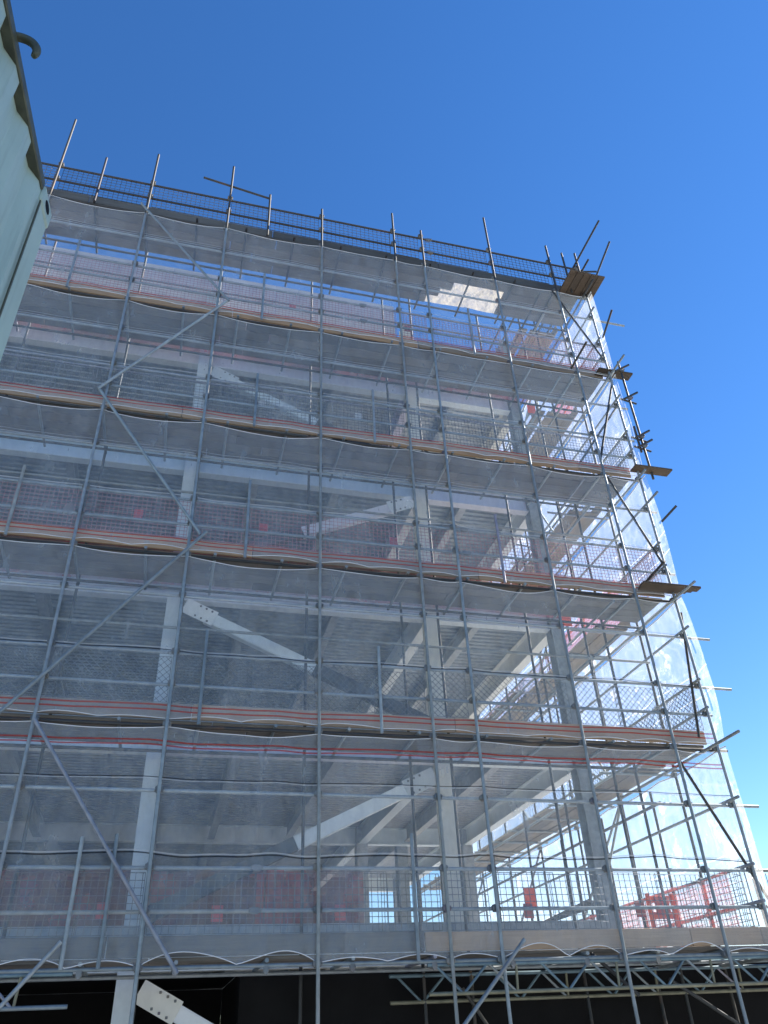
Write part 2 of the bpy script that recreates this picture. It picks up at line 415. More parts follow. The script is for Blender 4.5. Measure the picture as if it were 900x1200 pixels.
# ------------------------------------------------------------------ wire guards
def guard_mesh(wd, h, pitch, wr, mat, diag=False):
    bm = bmesh.new()
    def wire(a, b_):
        d = Vector(b_) - Vector(a); L = d.length
        if L < .03: return
        M = Matrix.Translation(Vector(a)) @ d.to_track_quat('X', 'Y').to_matrix().to_4x4()
        vs_ = [bm.verts.new(M @ Vector((x, wr * math.cos(t), wr * math.sin(t)))) for x in (0, L) for t in (0, 2.09, 4.19)]
        for i in range(3): bm.faces.new((vs_[i], vs_[(i + 1) % 3], vs_[3 + (i + 1) % 3], vs_[3 + i]))
    if diag:
        p = pitch * 1.414; s = 0
        n = int((wd + h) / p) + 1
        for i in range(n):
            c_ = i * p
            x0, z0 = max(0, c_ - h), min(h, c_); x1, z1 = min(wd, c_), max(0, c_ - wd)
            wire((x0, 0, z0), (x1, 0, z1)); wire((wd - x0, wr * 1.5, z0), (wd - x1, wr * 1.5, z1))
    else:
        for i in range(int(wd / pitch) + 1): wire((i * pitch, 0, 0), (i * pitch, 0, h))
        for i in range(int(h / pitch) + 1): wire((0, wr * 1.5, i * pitch), (wd, wr * 1.5, i * pitch))
    for a, b_ in (((0, 0, 0), (wd, 0, 0)), ((0, 0, h), (wd, 0, h)), ((0, 0, 0), (0, 0, h)), ((wd, 0, 0), (wd, 0, h))): wire(a, b_)
    return mesh_from('guard', bm, mat)
_gm = {}
def guard(p, wd, h, k, parent, rz=0):
    mat = {0: 'mesh_steel', 1: 'mesh_steel', 2: 'pink_plastic', 3: 'mesh_steel', 4: 'pink_plastic', 5: 'mesh_steel'}[k]
    key = (round(wd, 2), h, mat, k == 1, k == 0, k == 5)
    if key not in _gm: _gm[key] = guard_mesh(wd, h, .085 if k == 0 else (.10 if k == 5 else .07), .0055 if k == 0 else (.0058 if k == 5 else .0048), mat, k == 1)
    o = put('mesh_guard', _gm[key], parent, p); o.rotation_euler = (random.uniform(-.02, .02), 0, rz); return o

# ------------------------------------------------------------------ scaffold along the front
sf = thing('scaffold', 'tube scaffold along the front of the building, six boarded decks with guard rails', 'scaffold', (0, 0, 0))
YS, YL, YT = -.035, .085, .135
for x, zt_ in zip(SX, STOP):
    tube('standard', (x, YS, 0), (x, YS, DZ(5) - .25), sf, 'tube'); tube('standard', (x, YS, DZ(5) - .248), (x, YS, zt_), sf, 'tube_old_shaded')  # upper length in the darker material, its backlit look put into the colour
for i, x in enumerate(SX): tube('standard', (x, 1.22, 0), (x, 1.22, DZ(5) + (-.03 if i % 2 else .9)), sf, 'tube_old_shaded')
tube('standard', (8.50, YS, 0), (8.50, YS, DZ(5) - .25), sf, 'tube'); tube('standard', (8.50, YS, DZ(5) - .248), (8.50, YS, DZ(5) + 1.45), sf, 'tube_old_shaded')
for x, z0, z1 in ((-2.85, 16.5, 18.1), (.77, 16.45, 17.96), (8.12, 16.5, 18.0)):
    tube('guard_post', (x, YS, z0), (x, YS, z1), sf, 'tube_old_shaded')
# short guard posts seen at the lower decks
for x, k in ((-.95, 0), (-2.9, 4), (.77, 2), (.77, 4), (.30, 1), (-.55, 0), (3.0, 3), (5.2, 2), (5.3, 4), (3.25, 0), (-2.75, 2), (2.9, 1), (.77, 3)):
    tube('guard_post', (x, YS + .0, DZ(k) - .12), (x, YS, DZ(k) + 1.15 + random.uniform(0, .3)), sf, 'tube')
OVER = {(0, 'm'): 9.02, (1, 'g'): 9.2, (1, 'm'): 9.07, (2, 'h'): 8.75, (2, 'm'): 8.75, (3, 'm'): 8.8, (4, 'm'): 9.41, (1, 'd'): 8.75, (3, 'g'): 8.72}
for k in range(6):
    top = k == 5; mt = 'tube_old_shaded' if top else 'tube'
    tube('ledger', (NX0, YL, DZ(k) - .113), (OVER.get((k, 'd'), 8.62), YL, DZ(k) - .113), sf, 'tube_old_shaded' if k else mt)  # darker material paints in the shade of the slit between sheets
    tube('ledger', (NX0, 1.17, DZ(k) - .113), (8.55, 1.17, DZ(k) - .113), sf, 'tube_old_shaded' if k else mt)
    for s, dz in (('h', .48), ('g', .97)):
        # rails in overlapping lengths
        cut = 1.2 + 1.7 * ((k * 7) % 3)
        e = OVER.get((k, s), 8.66)
        tube('guard_rail', (NX0, YL, DZ(k) + dz), (cut, YL, DZ(k) + dz - .006), sf, mt)
        tube('guard_rail', (cut + .02, YL, DZ(k) + dz), (e, YL, DZ(k) + dz), sf, mt)
        o = coupler((cut, YL, DZ(k) + dz), sf); o.scale = (1.4, .8, .8)
    if not top:
        tube('ledger', (NX0, YL, DZ(k) + 1.90), (OVER.get((k, 'm'), 8.6), YL, DZ(k) + 1.90), sf, mt)
        if k: tube('ledger', (NX0, 1.17, DZ(k) + 1.90), (8.5, 1.17, DZ(k) + 1.90), sf, mt)
    # boards
    gap0 = None
    for r in range(4):
        y = .30 + r * .2335; x = NX0 + (.0, .9, .35, 1.3)[r]; lx = NX0
        x = NX0; first = True
        xe = 8.42
        while x < xe - .3:
            L = 2.4 + .5 * ((r + k) % 3) if first else 3.9
            first = False; x1 = min(x + L, xe)
            if xe - x1 < .6: x1 = xe
            if top and r >= 1:                               # opening in the top deck near the corner, staggered board ends
                h0, h1 = (5.55 - r * .27, 6.55)
                segs = []
                for a, b_ in ((x, min(x1, h0)), (max(x, h1), x1)):
                    if b_ - a > .25: segs.append((a, b_))
            else: segs = [(x, x1)]
            for a, b_ in segs: board(((a + b_) / 2, y, DZ(k) - .019), b_ - a - .01, 'x', sf)
            x = x1
    # toe boards
    x = NX0; first = True
    while x < 8.4:
        L = 1.9 + .7 * (k % 3) if first else 3.9; first = False; x1 = min(x + L, 8.45)
        if 8.45 - x1 < .5: x1 = 8.45
        o = board(((x + x1) / 2, YT + .012, DZ(k) + .115), x1 - x - .012, 'x', sf, 'toe_grey' if k == 0 and x < 2.5 or k == 5 else 'toe_wood', .036, .222, 'toe_board'); x = x1
    # transoms
    x = NX0 + .25; n = 0
    while x < 8.4:
        tube('transom', (x, -.02 if top else .02, DZ(k) - .063), (x, 1.36, DZ(k) - .063), sf, mt); x += 1.06; n += 1
    # guards
    edges = SX + [8.5]
    for a, b_ in zip(edges, edges[1:]):
        wd = b_ - a - .10
        if wd < .4: continue
        if wd > 1.4 and k in (0, 1, 3): 
            guard((a + .05, YL + .035, DZ(k) + .235), wd * .55, .72 if k else .70, k, sf); guard((a + .06 + wd * .5, YL + .045, DZ(k) + .235), wd * .5, .68, k, sf)
        else: guard((a + .05, YL + .035, DZ(k) + .235), wd, .76 if not top else .80, k, sf)
    # couplers on the outer standards
    for x in SX + [8.5]:
        for dz in ((-.113, .48, .97, 1.90) if not top else (-.113, .48, .97)): coupler((x, .028, DZ(k) + dz), sf)
for dz, yy in ((-.113, YL), (-.113, 1.17), (.48, YL), (.97, YL)): tube('ledger', (8.68 if dz > 0 else 8.63, yy, DZ(0) + dz), (11.2, yy, DZ(0) + dz), sf)
for x in (9.45, 11.0):
    tube('standard', (x, YS, 0), (x, YS, DZ(0) + 1.2), sf); tube('standard', (x, 1.22, 0), (x, 1.22, DZ(0) + 1.2), sf, 'tube_old_shaded')
for r in range(4): board((9.85, .30 + r * .2335, DZ(0) - .019), 2.8, 'x', sf)
board((9.84, YT + .012, DZ(0) + .115), 2.75, 'x', sf, 'toe_wood', .036, .222, 'toe_board')
for x in (8.9, 9.9, 10.9): tube('transom', (x, .02, DZ(0) - .063), (x, 1.36, DZ(0) - .063), sf)
guard((8.72, YL + .035, DZ(0) + .235), .68, .70, 0, sf); guard((9.5, YL + .035, DZ(0) + .235), 1.45, .70, 0, sf)
# hangers on the lowest ledger
for i in range(13): coupler((NX0 + .25 + 1.06 * i, YL, DZ(0) - .15), sf).scale = (.6, .6, 1.3)
# outer face bracing
YB = -.105
zz = [(-1.92, 16.62, .10, 14.02), (.06, 13.98, -1.93, 11.2), (-1.90, 11.20, .05, 8.45), (.14, 8.50, -2.30, 5.30), (-1.78, 5.36, .33, 2.46)]
for i, (a, z0, b_, z1) in enumerate(zz): tube('face_brace', (a, YB - .02 * (i % 2), z0), (b_, YB - .02 * (i % 2), z1), sf, 'tube', TR * 1.05)
zr = [(7.62, 16.5, 8.62, 14.1), (8.55, 13.6, 7.75, 11.3), (7.75, 11.0, 8.6, 8.7), (8.60, 7.9, 8.25, 5.6), (7.75, 5.25, 8.72, 3.1)]
for i, (a, z0, b_, z1) in enumerate(zr): tube('face_brace', (a, .03, z0), (b_, .03, z1), sf, 'tube_old_shaded')
tube('face_brace', (8.5, .05, 12.9), (7.3, .05, 11.2), sf, 'tube_old_shaded')
# rakers below the lowest deck
tube('raker', (3.3, -.14, 1.42), (4.66, -.14, 2.74), sf); tube('raker', (-2.1, -.14, 1.45), (-.98, -.14, 2.80), sf)
tube('raker', (7.6, -.14, 1.15), (9.0, -.14, 2.3), sf); tube('raker', (5.75, .2, 2.6), (6.35, .2, 2.1), sf, 'tube_old_shaded')
tube('raker', (7.1, .6, 2.3), (8.6, .6, 1.4), sf, 'tube_old_shaded'); tube('raker', (4.2, 1.1, 2.3), (5.4, 1.1, .6), sf, 'tube_old_shaded')
# identity tags on the guards
for x, k, q in ((-.95, 2, .62), (1.05, 2, .6), (3.3, 2, .6), (.9, 3, .6), (-.1, 4, .6), (1.4, 4, .6), (3.9, 4, .55), (-.6, 0, .50), (.75, 0, .46), (2.3, 0, .46), (2.75, 3, .62), (4.9, 0, .46), (6.6, 0, .46)):
    box_obj('tag_plate', (x - .07, YL + .06, DZ(k) + q - .09), (x + .07, YL + .064, DZ(k) + q + .09), 'red_plastic' if k != 3 else 'pvc_white', sf)
# boards that stick out past the corner
for k, x1 in ((4, 9.08), (3, 9.20)): board((x1 - .42, -.10 if k == 3 else .02, DZ(k) + .06), .84, 'x', sf, 'dark_wood', .225, .04, 'corner_board')
for i in range(4): board((8.28, -.30 + i * .10, DZ(2) - .03 + i * .03), 1.15 - i * .1, 'x', sf, 'dark_wood', .15, .04, 'corner_board')
for i in range(5): board((7.95 + i * .18, -.18, DZ(5) - .02 - .006 * i), .75, 'y', sf, 'dark_wood', .17, .04, 'corner_board')
# extra standard with stubs outside the corner
tube('standard', (8.80, -.06, 10.9), (8.80, -.06, 14.25), sf, 'tube_old_shaded')
for z in (13.95, 13.1, 12.0, 11.75):
    tube('stub', (8.62, -.10, z - .08), (8.98, -.16, z + .14), sf, 'tube_old_shaded'); tube('stub', (8.62, .0, z + .03), (9.0, .0, z - .05), sf, 'tube_old_shaded', .022)
    coupler((8.80, -.09, z), sf)
tube('stub', (8.72, -.05, 11.6), (8.72, -.05, 12.3), sf, 'tube_old_shaded')
tube('stub', (8.98, -.05, 17.5), (8.5, -.02, 17.4), sf, 'tube_old_shaded')
# loose tube lashed on the top rail
lt = tube('loose_tube', (-.75, .0, 18.17), (.80, .0, 17.86), None, 'tube_old_shaded'); tag(lt, 'loose dark tube tied across a standard above the top guard rail', 'tube')

# ------------------------------------------------------------------ scaffold return along the side
ss = thing('scaffold', 'tube scaffold returning along the right hand side of the building, decks seen from below', 'scaffold', (8.5, 1.25, 0))
for i, y in enumerate(SY):
    tube('standard', (XO, y, 0), (XO, y, DZ(5) + 1.3 + .3 * (i % 3)), ss, 'tube_old_shaded'); tube('standard', (XI, y, 0), (XI, y, DZ(5) + (.3 if i % 2 else 1.2)), ss, 'tube_old_shaded')
for i, y in enumerate((2.2, 4.1, 6.0)): tube('guard_post', (XO + .05, y, DZ(0)), (XO + .05, y, DZ(1) - .2), ss, 'tube_old_shaded')
SOV = {0: -.3, 1: -.95, 2: -.75, 3: -.35, 4: -.75, 5: -.5}
for k in range(6):
    mt = 'tube_old_shaded' if k == 5 else 'tube'
    y0 = SOV[k]
    tube('ledger', (XO - .28 if k in (1,) else XO - .06, y0, DZ(k) - .165), (XO - .06, YEND, DZ(k) - .165), ss, mt)
    tube('ledger', (XI + .06, .15, DZ(k) - .165), (XI + .06, YEND, DZ(k) - .165), ss, mt)
    for dz in (.48, .97):
        tube('guard_rail', (XO - .06, (-1.3 if dz > .6 else -.55) if k == 5 else -.15, DZ(k) + dz + .05), (XO - .06, YEND, DZ(k) + dz + .05), ss, mt)
        if k == 5: tube('guard_rail', (XI + .06, 1.3, DZ(k) + dz + .05), (XI + .06, YEND, DZ(k) + dz + .05), ss, mt)
    if k < 5:
        tube('ledger', (XO - .06, -.25 if k != 2 else -.5, DZ(k) + 1.95), (XO - .06, YEND, DZ(k) + 1.95), ss); tube('ledger', (XI + .06, .2, DZ(k) + 1.95), (XI + .06, YEND, DZ(k) + 1.95), ss)
    for r in range(4):
        x = XI + .18 + r * .236 + (.05 if r > 0 else -.02); y = 1.36; first = True
        while y < YEND - .3:
            L = 2.1 + .6 * ((r * 2 + k) % 3) if first else 3.9; first = False; y1 = min(y + L, YEND)
            if YEND - y1 < .6: y1 = YEND
            if not (k in (1, 2, 3) and r == 0 and y < 2.0): board((x, (y + y1) / 2, DZ(k) - .05 - (.012 if (r + int(y)) % 2 else 0)), y1 - y - .02, 'y', ss)
            y = y1
    y = 1.3
    while y < YEND:
        y1 = min(y + 3.9, YEND); board((XO - .12, (y + y1) / 2, DZ(k) + .095), y1 - y - .01, 'y', ss, 'toe_wood', .036, .222, 'toe_board'); y = y1
    y = 1.5
    while y < YEND:
        tube('transom', (XI - .12, y, DZ(k) - .095), (XO + .1, y, DZ(k) - .095), ss, mt); y += 1.05
    for a, b_ in zip([.1] + SY[:5], SY[:6]):
        guard((XO - .10, a + .06, DZ(k) + .235), b_ - a - .12, .76, k, ss, math.pi / 2)
    for y in SY:
        for dz in (-.165, .53, 1.02): coupler((XO - .03, y, DZ(k) + dz), ss, math.pi / 2)
for k in range(5):                                            # ledger braces across the return
    for i in (1, 3, 5):
        y = SY[i] + .06; a, b_ = (XI, XO) if (k + i) % 2 else (XO, XI)
        tube('ledger_brace', (a, y, DZ(k) + .1), (b_, y, DZ(k + 1) - .2), ss)
    a, b_ = (SY[1], SY[3]) if k % 2 else (SY[3], SY[1])
    tube('side_brace', (XO + .06, a, DZ(k)), (XO + .06, b_, DZ(k + 1)), ss)
for p, q in (((8.9, -.1, 17.25), (9.05, -.75, 17.8)), ((8.6, -.05, 15.0), (8.62, -.6, 15.35)), ((8.7, -.05, 9.85), (8.9, -.35, 10.05)), ((7.9, -.1, 8.36), (7.95, -.75, 8.45)), ((7.55, -.05, 13.78), (7.6, -.75, 13.9))):
    tube('stub', p, q, ss, 'tube_old_shaded')

# ------------------------------------------------------------------ sheeting
rt = random.Random(5)
def catenary(t): return 4 * t * (1 - t)
def sheet(name, P, W, zb, z0f, z1f, nu, nv, mat, off, label, group, hem_r=.006, hems=(True, True)):
    """P(u, z, d) -> point; z0f/z1f bottom/top edge heights along u; off(u,z) out-of-plane billow"""
    bm = bmesh.new(); uvl = bm.loops.layers.uv.new('uv'); grid = []; uvs = {}
    for i in range(nu + 1):
        u = W[0] + (W[1] - W[0]) * i / nu; col = []; a, b_ = z0f(u), z1f(u)
        for j in range(nv + 1):
            t = j / nv; z = a + (b_ - a) * t; v = bm.verts.new(P(u, z, off(u, z, t))); uvs[v] = (u, z - zb); col.append(v)
        grid.append(col)
    for A, B in zip(grid, grid[1:]):
        for j in range(nv):
            f = bm.faces.new((A[j], B[j], B[j + 1], A[j + 1])); f.smooth = True
            for lp in f.loops: lp[uvl].uv = uvs[lp.vert]
    bots = [c[0].co.copy() for c in grid]; tops = [c[-1].co.copy() for c in grid]
    o = put(name, mesh_from(name, bm, mat)); tag(o, label, 'sheeting', group)
    for pts, hm in ((bots, hems[0]), (tops, hems[1])):
        if hm:
            bm = bmesh.new(); sweep(bm, pts, hem_r, 5); put('hem', mesh_from('hem', bm, 'white_cord'), o)
    return o
def ties(pts):
    amp = [rt.uniform(.35, 1.35) for _ in pts]; skew = [rt.uniform(.75, 1.35) for _ in pts]
    def f(u):
        for a, b_, m_, sk in zip(pts, pts[1:], amp, skew):
            if a <= u <= b_: return m_ * catenary(((u - a) / (b_ - a)) ** sk), b_ - a
        return 0.0, 1.0
    return f

def tiepts(extra):
    pts = sorted(SX + [8.5, NX0]); out = []
    for a, b_ in zip(pts, pts[1:]):
        out.append(a)
        n = int(round((b_ - a) / extra))
        for i in range(1, n): out.append(a + (b_ - a) * i / n + rt.uniform(-.08, .08))
    return out + [pts[-1]]
for k in range(5):
    tb = ties(tiepts(1.05)); tt = ties(tiepts(2.0 if k < 4 else 1.8)); sd0 = k * 17.3
    def z0f(u, k=k, tb=tb):
        s, L = tb(u); return DZ(k) - (.10 if k == 0 else .035) + (.14 if k == 0 else .045) * s * min(1.3, L) + .012 * noise.noise((u * 2.2, k * 3.1, 0))
    def z1f(u, k=k, tt=tt):
        s, L = tt(u); return DZ(k + 1) - .15 - .075 * s * min(1.2, L / 1.7) + .015 * noise.noise((u * 1.7, k * 5.1, 4))
    def off(u, z, t, k=k):
        n = noise.noise((u * .9, z * .5, k * 7.7)) * .028 + noise.noise((u * 3.1, z * .9, k * 3.3)) * .012
        e = .35 + .65 * catenary(t)
        return n * e
    names = ['translucent white sheeting with a scalloped lower hem below the first storey, under the lowest red stripes',
             'translucent sheeting with two red stripes hung between the second and third decks',
             'translucent sheeting with two red stripes hung between the third and fourth decks',
             'translucent sheeting with two red stripes hung between the fourth and fifth decks',
             'translucent sheeting with two red stripes hung under the open top deck']
    names[0] = 'translucent white sheeting with scalloped hem hung on the front between the lowest two decks'
    sheet('sheeting', lambda u, z, d: Vector((u, .022 + d * .8, z)), (NX0, 8.56), DZ(k) - .035, z0f, z1f, 240, 22,
          'film_low' if k == 0 else ('film_redlow' if k == 1 else 'film_red'), off, names[k], 'sheeting on the front of the scaffold')
for k in range(5):
    def off(u, z, t, k=k):
        n = noise.noise((u * .7, z * .6, k * 5.7 + 40)) * .06 + noise.noise((u * 2.6, z * 1.1, k * 2.3 + 9)) * .03
        bul = {0: .0, 1: .10, 2: .06, 3: .02, 4: .02}[k] * math.exp(-(u / 1.2) ** 2)
        return .01 + abs(n) * (.3 + .7 * catenary(t)) + bul * catenary(t)
    lab = ['clear patchy sheeting on the side return at the lowest storey, sky behind', 'sunlit white sheeting bulging on the side return, one storey above the lowest',
           'sunlit white sheeting on the side return at the third storey, above a dark corner board', 'sunlit white sheeting on the side return beside the extra corner standard',
           'sunlit white sheeting on the side return right under the top deck'][k]
    sheet('sheeting', lambda u, z, d: Vector((XO + .07 + d, u, z)), (-.12, YEND), DZ(k), lambda u, k=k: DZ(k) - .02 + .03 * noise.noise((u * 1.5, k, 2)),
          lambda u, k=k: DZ(k + 1) - .10 - .05 * abs(math.sin(u * 1.65)), 150, 26, 'film_side', off, lab, 'sheeting on the side return', .012)
# tarpaulin over the opening in the top deck, a second one hanging behind it
def quad_sheet(name, pts, nu, nv, mat, amp, label, cat):
    bm = bmesh.new(); uvl = bm.loops.layers.uv.new('uv'); a, b_, c_, d = [Vector(p) for p in pts]; g_ = []
    nrm = (b_ - a).cross(d - a).normalized()
    for i in range(nu + 1):
        s = i / nu; g_.append([bm.verts.new((a.lerp(b_, s)).lerp(d.lerp(c_, s), j / nv) + nrm * amp * noise.noise((s * 5, j / nv * 4, amp * 70))) for j in range(nv + 1)])
    for A, B in zip(g_, g_[1:]):
        for j in range(nv): bm.faces.new((A[j], B[j], B[j + 1], A[j + 1])).smooth = True
    return tag(put(name, mesh_from(name, bm, mat)), label, cat)
quad_sheet('tarpaulin', ((4.6, .36, 16.72), (6.7, .36, 16.72), (6.7, 1.12, 16.70), (4.6, 1.16, 16.70)), 20, 10, 'film_tarp', .05, 'sunlit cream tarpaulin laid over the opening in the top deck', 'tarpaulin')
quad_sheet('tarpaulin', ((4.45, 2.4, 14.45), (5.5, 2.5, 14.45), (5.5, 2.5, 16.3), (4.45, 2.4, 16.3)), 14, 18, 'film_tarp', .10, 'cream tarpaulin hanging upright beside the end of the parapet', 'tarpaulin')
# red nets along the inside of the decks
def net(p0, p1, z0, z1, mat, label, group, amp=.03, name='safety_net'):
    a = Vector(p0); b_ = Vector(p1); L = (b_ - a).length; nu = int(L / .15); bm = bmesh.new(); nr = Vector((-(b_ - a).y, (b_ - a).x, 0)).normalized(); g_ = []
    for i in range(nu + 1):
        p = a.lerp(b_, i / nu); sag = .05 * abs(math.sin(i * .32)) + .05 * noise.noise((i * .11, z0, 0)); col = []
        for j in range(9):
            t = j / 8; z = z0 + (z1 - sag - z0) * t; col.append(bm.verts.new((p.x + nr.x * amp * noise.noise((i * .2, t * 2, z0)), p.y + nr.y * amp * noise.noise((i * .2, t * 2, z0)), z)))
        g_.append(col)
    for A, B in zip(g_, g_[1:]):
        for j in range(8): bm.faces.new((A[j], B[j], B[j + 1], A[j + 1])).smooth = True
    return tag(put(name, mesh_from(name, bm, mat)), label, 'net', group)
NG = 'red safety nets on the scaffold'
net((NX0, 1.30), (7.2, 1.30), DZ(4) + .02, DZ(4) + 1.15, 'red_net', 'faded red safety net along the fifth deck, under the parapet', NG)
net((NX0, 1.30), (7.2, 1.30), DZ(2) + .02, DZ(2) + 1.05, 'red_net', 'faded red safety net along the third deck in front of the white columns', NG)
net((NX0, 2.6), (3.2, 2.6), DZ(0) + .52, DZ(0) + 1.45, 'red_net', 'faded red safety net inside the lowest floor behind the white column', NG)
net((8.36, 1.4), (8.36, 4), DZ(2) + .2, DZ(2) + 1.1, 'red_net_bright', 'bright red safety net on the side return at the third deck', NG)
net((8.36, 1.4), (8.36, 3.6), DZ(4) + .2, DZ(4) + 1.0, 'red_net_bright', 'bright red safety net on the side return at the fifth deck', NG)
net((8.36, .4), (8.36, 5.4), DZ(0) + .2, DZ(0) + 1.05, 'red_net_bright', 'bright red safety net on the side return at the lowest deck', NG)

# ------------------------------------------------------------------ lattice beams under the lowest deck
def lattice(x0, x1, y, label, z0=2.185, z1=2.50, endcap=True):
    t = thing('lattice_beam', label, 'lattice beam', (x0, y, z0), 'lattice beams carrying the lowest deck')
    tube('chord', (x0, y, z1), (x1, y, z1), t, 'paint_blue', .0242); tube('chord', (x0, y, z0), (x1, y, z0), t, 'paint_yellow' if x0 > 0 else 'tube', .0242)
    n = int((x1 - x0) / .36); 
    for i in range(n):
        a = x0 + .1 + i * .36; mat = ('paint_blue', 'paint_yellow', 'tube', 'paint_blue')[(i * 7) % 4]
        if i % 4 == 3: tube('web', (a, y, z0), (a + .02, y, z1), t, mat, .017)
        else:
            up = i % 2; tube('web', (a, y, z0 if up else z1), (a + .34, y, z1 if up else z0), t, mat, .017)
    return t
lattice(3.40, 11.2, .09, 'painted lattice beam in front under the lowest deck, below the plain toe boards')
lattice(3.20, 11.0, 1.22, 'painted lattice beam behind the front one, half hidden in the dark', 2.16, 2.47)
lattice(-4.0, -.82, .09, 'short grey lattice beam end beside the foot of the white column')

# ------------------------------------------------------------------ things standing on the lowest floor
F0 = DZ(0) + .503
t = thing('panel_stack', 'upright red panels stacked behind the lowest guard rail', 'panels', (1.9, 3.2, F0))
for i in range(5): box_obj('panel', (1.55 + i * .16, 3.1 + .03 * (i % 2), F0), (1.67 + i * .16, 3.14 + .03 * (i % 2), F0 + .95 + .03 * ((i * 3) % 4)), 'red_plastic', t)
t = thing('cabinet', 'dark blue grey metal cabinet on the lowest floor', 'cabinet', (2.95, 3.4, F0))
box_obj('body', (2.72, 3.2, F0 + .04), (3.12, 3.6, F0 + .72), 'cabinet_blue', t, .01); box_obj('door', (2.74, 3.185, F0 + .06), (3.10, 3.198, F0 + .70), 'cabinet_blue', t, .004)
box_obj('handle', (3.05, 3.165, F0 + .35), (3.07, 3.184, F0 + .45), 'coupler', t); box_obj('base', (2.75, 3.23, F0), (3.09, 3.57, F0 + .039), 'near_black', t)
t = thing('timber_stack', 'stack of dark timbers on the lowest side deck', 'timber', (7.9, 4.0, DZ(0)))
for i in range(14): board((7.55 + .2 * (i % 4) + .03 * (i // 4), 4.0 + .25 * ((i * 5) % 3), DZ(0) + .04 + .09 * (i // 4)), 3.2, 'y', t, 'dark_wood', .15, .07, 'timber')
t = thing('timber_stack', 'sloping bundle of pale poles leaning on the lowest side deck', 'timber', (7.2, 5.0, F0))
for i in range(6): tube('pole', (5.9 + .1 * i, 5.2 + .12 * i, F0 + .03), (8.2 + .05 * i, 4.2 + .15 * i, F0 + .62 + .04 * i), t, 'tube_old_shaded', .03)
t = thing('safety_barrier', 'bright orange plastic barrier on the lowest side deck near the corner', 'barrier', (8.1, 1.9, DZ(0)))
for x in (7.85, 8.3): box_obj('post', (x - .03, 1.87, DZ(0)), (x + .03, 1.93, DZ(0) + .95), 'orange_plastic', t, .008)
for z in (.35, .62, .86): box_obj('rail', (7.885, 1.885, DZ(0) + z - .05), (8.265, 1.915, DZ(0) + z + .05), 'orange_plastic', t, .006)
box_obj('sign', (7.95, 1.868, DZ(0) + .62), (8.2, 1.882, DZ(0) + .9), 'red_plastic', t)
for i, (x, y, z) in enumerate(((6.25, 3.0, F0), (7.6, 2.6, DZ(0)), (7.6, 2.3, DZ(2)), (7.6, 2.0, DZ(4)))):
    s = thing('warning_sign', ['bright red warning board on a post on the lowest floor', 'bright red warning board among the lowest side deck poles', 'bright red warning board on the third side deck', 'bright red warning board on the fifth side deck'][i], 'sign', (x, y, z))
    box_obj('board', (x - .10, y - .012, z + .42), (x + .10, y + .012, z + .72), 'orange_plastic', s); box_obj('post', (x - .018, y + .013, z), (x + .018, y + .045, z + .70), 'tube_old_shaded', s)
# lit work lamp
s = thing('work_lamp', 'small lit work lamp hanging inside the lowest floor', 'lamp', (-3.15, 5.0, F0 + .30))
bm = bmesh.new(); bmesh.ops.create_icosphere(bm, subdivisions=2, radius=.035); put('bulb', mesh_from('bulb', bm, 'lamp_glow', True), s, (-3.15, 5.0, F0 + .35))
bm = bmesh.new(); bmesh.ops.create_cone(bm, segments=14, radius1=.06, radius2=.03, depth=.06); put('shade', mesh_from('shade', bm, 'coupler'), s, (-3.15, 5.0, F0 + .43))
tube('cable', (-3.15, 5.0, F0 + .46), (-3.15, 5.0, DZ(1) + .33), s, 'dark_cord', .006)

